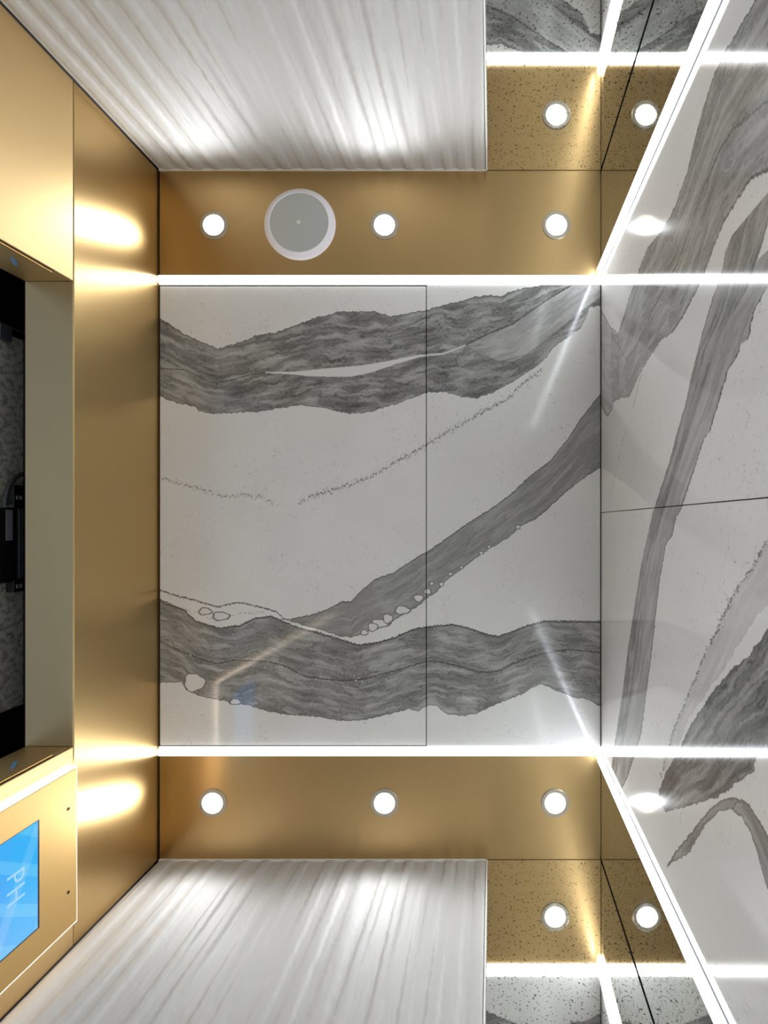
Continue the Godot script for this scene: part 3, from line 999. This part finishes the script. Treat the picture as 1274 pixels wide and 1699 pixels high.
func build_hoistway() -> void:
	# dark shaft beyond the door head and a plain landing below it
	var s := structure("wall_hoistway")
	slab("shaft_wall", Vector3(-1.50, 2.16, -1.15), Vector3(-1.45, 2.9, 1.15), M.shaft, s)
	slab("shaft_side", Vector3(-1.45, 0.0, 1.06), Vector3(XF - 0.112, 2.9, 1.15), M.shaft, s)
	slab("shaft_side", Vector3(-1.45, 0.0, -1.15), Vector3(XF - 0.112, 2.9, -1.02), M.shaft, s)
	slab("shaft_lid", Vector3(-1.50, 2.9, -1.15), Vector3(XF, 2.95, 1.15), M.shaft, s)
	slab("shaft_end", Vector3(XF - 0.112, 2.61, -1.15), Vector3(XF - 0.05, 2.9, 1.15), M.shaft, s)
	var l := structure("wall_landing")
	slab("landing_wall", Vector3(-2.8, 0.0, -1.15), Vector3(-2.72, 2.13, 1.15), M.plaster, l)
	slab("landing_side", Vector3(-2.72, 0.0, 1.06), Vector3(-1.451, 2.13, 1.15), M.plaster, l)
	slab("landing_side", Vector3(-2.72, 0.0, -1.15), Vector3(-1.451, 2.13, -1.02), M.plaster, l)
	slab("landing_ceiling", Vector3(-2.8, 2.131, -1.15), Vector3(-1.24, 2.159, 1.15), M.plaster, l)
	slab("landing_floor", Vector3(-2.8, -0.08, -1.15), Vector3(XF - 0.121, 0.0, 1.15), M.floor_stone, l)

	var lamp := thing("landing_light", "square flat ceiling light of the landing outside the door", "ceiling light")
	lamp.position = Vector3(-1.95, 2.131, 0.0)
	slab("light_frame", Vector3(-0.31, -0.02, -0.31), Vector3(0.31, -0.0005, 0.31), M.panel_edge, lamp, 0.002)
	slab("light_diffuser", Vector3(-0.29, -0.024, -0.29), Vector3(0.29, -0.0205, 0.29), M.led_light, lamp)
	area_light("landing_panel_light", Vector3(-1.95, 2.105, 0.0), Vector3(0, -1, 0), Vector3(1, 0, 0), Vector2(0.57, 0.57), Color(0.90, 0.95, 1.0), 2.0)
	# galvanised plate behind the door head
	var a := hoist(39, 565, -1.19)
	var b := hoist(39, 1168, -1.19)
	var t := thing("track_plate", "mottled grey galvanised door track plate in dark shaft above door opening", "metal plate")
	t.position = Vector3(-1.19, a.y, 0)
	slab("plate", Vector3(-0.004, -0.10, b.z), Vector3(0.0, 0.0, a.z), M.galvanised, t, 0.001)
	slab("flange", Vector3(-0.03, 0.0005, b.z), Vector3(0.0, 0.004, a.z), M.grey_steel, t)
	# grey bracket at the plate's end
	var p := hoist(5, 540, -1.175)
	var q := hoist(21, 566, -1.175)
	t = thing("steel_bracket", "small grey steel bracket at the end of the galvanised plate", "bracket")
	t.position = Vector3(-1.175, (p.y + q.y) / 2.0, (p.z + q.z) / 2.0)
	slab("foot", Vector3(-0.010, -0.02, -0.018), Vector3(0.0, 0.012, 0.02), M.grey_steel, t, 0.001)
	slab("upright", Vector3(-0.014, -0.02, 0.019), Vector3(-0.009, 0.10, 0.024), M.grey_steel, t, 0.001)
	# door interlock: black body, label, terminals, rod and hose
	var o := Vector3(-1.165, 2.2, 0.0)
	t = thing("door_interlock", "black door interlock with grey label and curved hose in front of galvanised plate", "door lock")
	t.position = o
	var c0 := hoist(36, 843, -1.165) - o
	var c1 := hoist(36, 964, -1.165) - o
	slab("body", Vector3(-0.02, -0.09, c1.z), Vector3(0.0, c0.y - 0.012, c0.z), M.black_plastic, t, 0.002)
	var d0 := hoist(20, 846, -1.165) - o
	var d1 := hoist(9, 897, -1.165) - o
	slab("label_plate", Vector3(0.0002, d1.y, d1.z), Vector3(0.002, d0.y, d0.z), M.label_grey, t, 0.0004)
	var e0 := hoist(40, 845, -1.165) - o
	var e1 := hoist(34, 960, -1.165) - o
	slab("rod", Vector3(-0.012, e1.y, e1.z), Vector3(-0.004, e0.y, e0.z), M.grey_steel, t, 0.001)
	for r in [[806, 842], [960, 983]]:
		var f0 := hoist(40, r[0], -1.165) - o
		var f1 := hoist(22, r[1], -1.165) - o
		var blk := slab("terminal_block", Vector3(-0.018, f1.y, f1.z), Vector3(0.001, f0.y + 0.004, f0.z), M.black_plastic, t, 0.001)
		for k in 2:
			var zc := lerpf(f0.z, f1.z, 0.55)
			var yc := lerpf(f1.y, f0.y, 0.3 + 0.35 * k)
			slab("terminal_screw", Vector3(0.001, yc - 0.003, zc - 0.005), Vector3(0.0025, yc + 0.003, zc + 0.005), M.terminal, blk, 0.0005)
	var pts := []
	for i in 17:
		var an := PI * 0.5 * i / 16.0
		var h := hoist(42 - 34 * sin(an), 786 + 54 * (1.0 - cos(an)), -1.160) - o
		pts.append(h)
	pts.push_front(pts[0] + Vector3(0, 0.02, 0))
	var st := begin()
	tube(st, pts, 0.0055)
	part("hose", st, M.hose, t)
	var g := hoist(14, 839, -1.163) - o
	slab("hose_clip", g + Vector3(-0.006, -0.006, -0.004), g + Vector3(0.001, 0.014, 0.004), M.terminal, t, 0.001)


func build_fittings() -> void:
	downlight(355, 374, "recessed downlight between the round speaker and the brass door wall")
	downlight(638, 374, "recessed downlight beside the round speaker, middle of its brass band")
	downlight(923, 374, "grey-ringed recessed downlight by the mirrors in the speaker's brass band")
	downlight(353, 1332, "recessed downlight over the control panel, in the brass band without speaker")
	downlight(638, 1332, "middle recessed downlight of the brass band without speaker")
	downlight(921, 1332, "recessed downlight by the mirrors in the brass band without speaker")

	# ceiling speaker
	var t := thing("ceiling_speaker", "round white-rimmed ceiling speaker with grey grille in brass band", "speaker")
	t.position = Vector3(cx(498), CEIL, cz(373))
	var st := begin()
	lathe(st, Vector3.ZERO, Vector3(0, 1, 0), [Vector2(0.1035, 0.0), Vector2(0.1035, -0.003), Vector2(0.100, -0.007), Vector2(0.088, -0.0135), Vector2(0.0855, -0.0135), Vector2(0.0845, -0.011)], 72)
	part("rim", st, M.speaker_rim, t)
	st = begin()
	lathe(st, Vector3.ZERO, Vector3(0, 1, 0), [Vector2(0.085, -0.0112), Vector2(0.06, -0.0125), Vector2(0.03, -0.0132), Vector2(0.0, -0.0134)], 72)
	part("grille", st, M.speaker_grille, t)
	st = begin()
	lathe(st, Vector3.ZERO, Vector3(0, 1, 0), [Vector2(0.0055, -0.0130), Vector2(0.0055, -0.0148), Vector2(0.0045, -0.0155), Vector2(0.0, -0.0157)], 20)
	part("badge", st, M.speaker_badge, t)

	# control panel with its light halo and screen
	var z0 := -0.564
	var z1 := -0.918
	var top := 2.1315
	var bot := 0.75
	t = thing("control_panel", "raised brass control panel with blue screen and glowing edges beside the door", "control panel")
	t.position = Vector3(XF, bot, (z0 + z1) / 2.0)
	var o := t.position
	var lift := 0.008
	slab("back_box", Vector3(0.0002, 0.006, z1 + 0.012 - o.z), Vector3(lift - 0.0002, top - bot - 0.006, z0 - 0.012 - o.z), M.black, t)
	var plate := slab("face_plate", Vector3(lift + 0.0022, 0.0, z1 - o.z), Vector3(lift + 0.005, top - bot, z0 - o.z), M.brass_plate, t, 0.001)
	slab("halo_light", Vector3(0.0006, 0.004, z0 - 0.0115 - o.z), Vector3(lift + 0.002, top - bot - 0.001, z0 + 0.003 - o.z), M.halo_light, t)
	slab("halo_light", Vector3(0.0006, 0.004, z1 - 0.003 - o.z), Vector3(lift + 0.002, top - bot - 0.001, z1 + 0.0115 - o.z), M.halo_light, t)
	slab("halo_light", Vector3(0.0006, top - bot - 0.0055, z1 - 0.003 - o.z), Vector3(lift + 0.002, top - bot + 0.0035, z0 + 0.003 - o.z), M.halo_light, t)
	area_light("panel_halo_light", Vector3(XF + 0.005, (top + bot) / 2.0, z0 + 0.0035), Vector3(0.0, 0, 1), Vector3(0, 1, 0), Vector2(top - bot, 0.006), Color(1.0, 0.95, 0.88), 0.03)
	for z in [-0.647, -0.835]:
		st = begin()
		lathe(st, Vector3(lift + 0.005, 2.107 - bot, z - o.z), Vector3(1, 0, 0), [Vector2(0.0036, 0.0), Vector2(0.0034, 0.0008), Vector2(0.0026, 0.0012), Vector2(0.0, 0.0006)], 16)
		part("screw", st, M.screw, plate)
	# screen
	var scr := begin()
	var s0 := Vector3(lift + 0.0054, 1.86 - bot, -0.853 - o.z)
	var s1 := Vector3(lift + 0.0054, 2.0277 - bot, -0.628 - o.z)
	var nn := Vector3(1, 0, 0)
	var c := [[Vector3(s0.x, s0.y, s1.z), Vector2(0, 1)], [Vector3(s0.x, s0.y, s0.z), Vector2(1, 1)], [Vector3(s0.x, s1.y, s0.z), Vector2(1, 0)], [Vector3(s0.x, s1.y, s1.z), Vector2(0, 0)]]
	var order := [0, 1, 2, 0, 2, 3]
	if (c[1][0] - c[0][0]).cross(c[2][0] - c[0][0]).dot(nn) > 0.0:
		order = [0, 2, 1, 0, 3, 2]
	for k in order:
		scr.set_normal(nn)
		scr.set_uv(c[k][1])
		scr.add_vertex(c[k][0])
	var sm := part("screen", scr, M.screen_light, t)
	sm.set_meta("label", "bright blue screen reading PH")
	slab("screen_bezel", Vector3(lift + 0.005, s0.y - 0.003, s0.z - 0.003), Vector3(lift + 0.0052, s1.y + 0.0045, s1.z + 0.001), M.bezel, t)
	var font := SystemFont.new()
	font.font_names = PackedStringArray(["Droid Sans"])
	var tm := TextMesh.new()
	tm.text = "PH"
	tm.font = font
	tm.font_size = 64
	tm.pixel_size = 0.00084
	tm.depth = 0.0004
	var lt := MeshInstance3D.new()
	lt.name = "lettering"
	lt.mesh = tm
	lt.material_override = M.screen_letters
	lt.transform = Transform3D(Basis(Vector3(0, 0, -1), Vector3(0, 1, 0), Vector3(1, 0, 0)), Vector3(lift + 0.0058, 1.977 - bot, -0.732 - o.z))
	sm.add_child(lt, true)
	area_light("screen_panel_light", Vector3(XF + lift + 0.0062, 1.944, -0.7405), Vector3(1, 0, 0), Vector3(0, 0, 1), Vector2(0.22, 0.16), Color(0.45, 0.75, 1.0), 0.012)
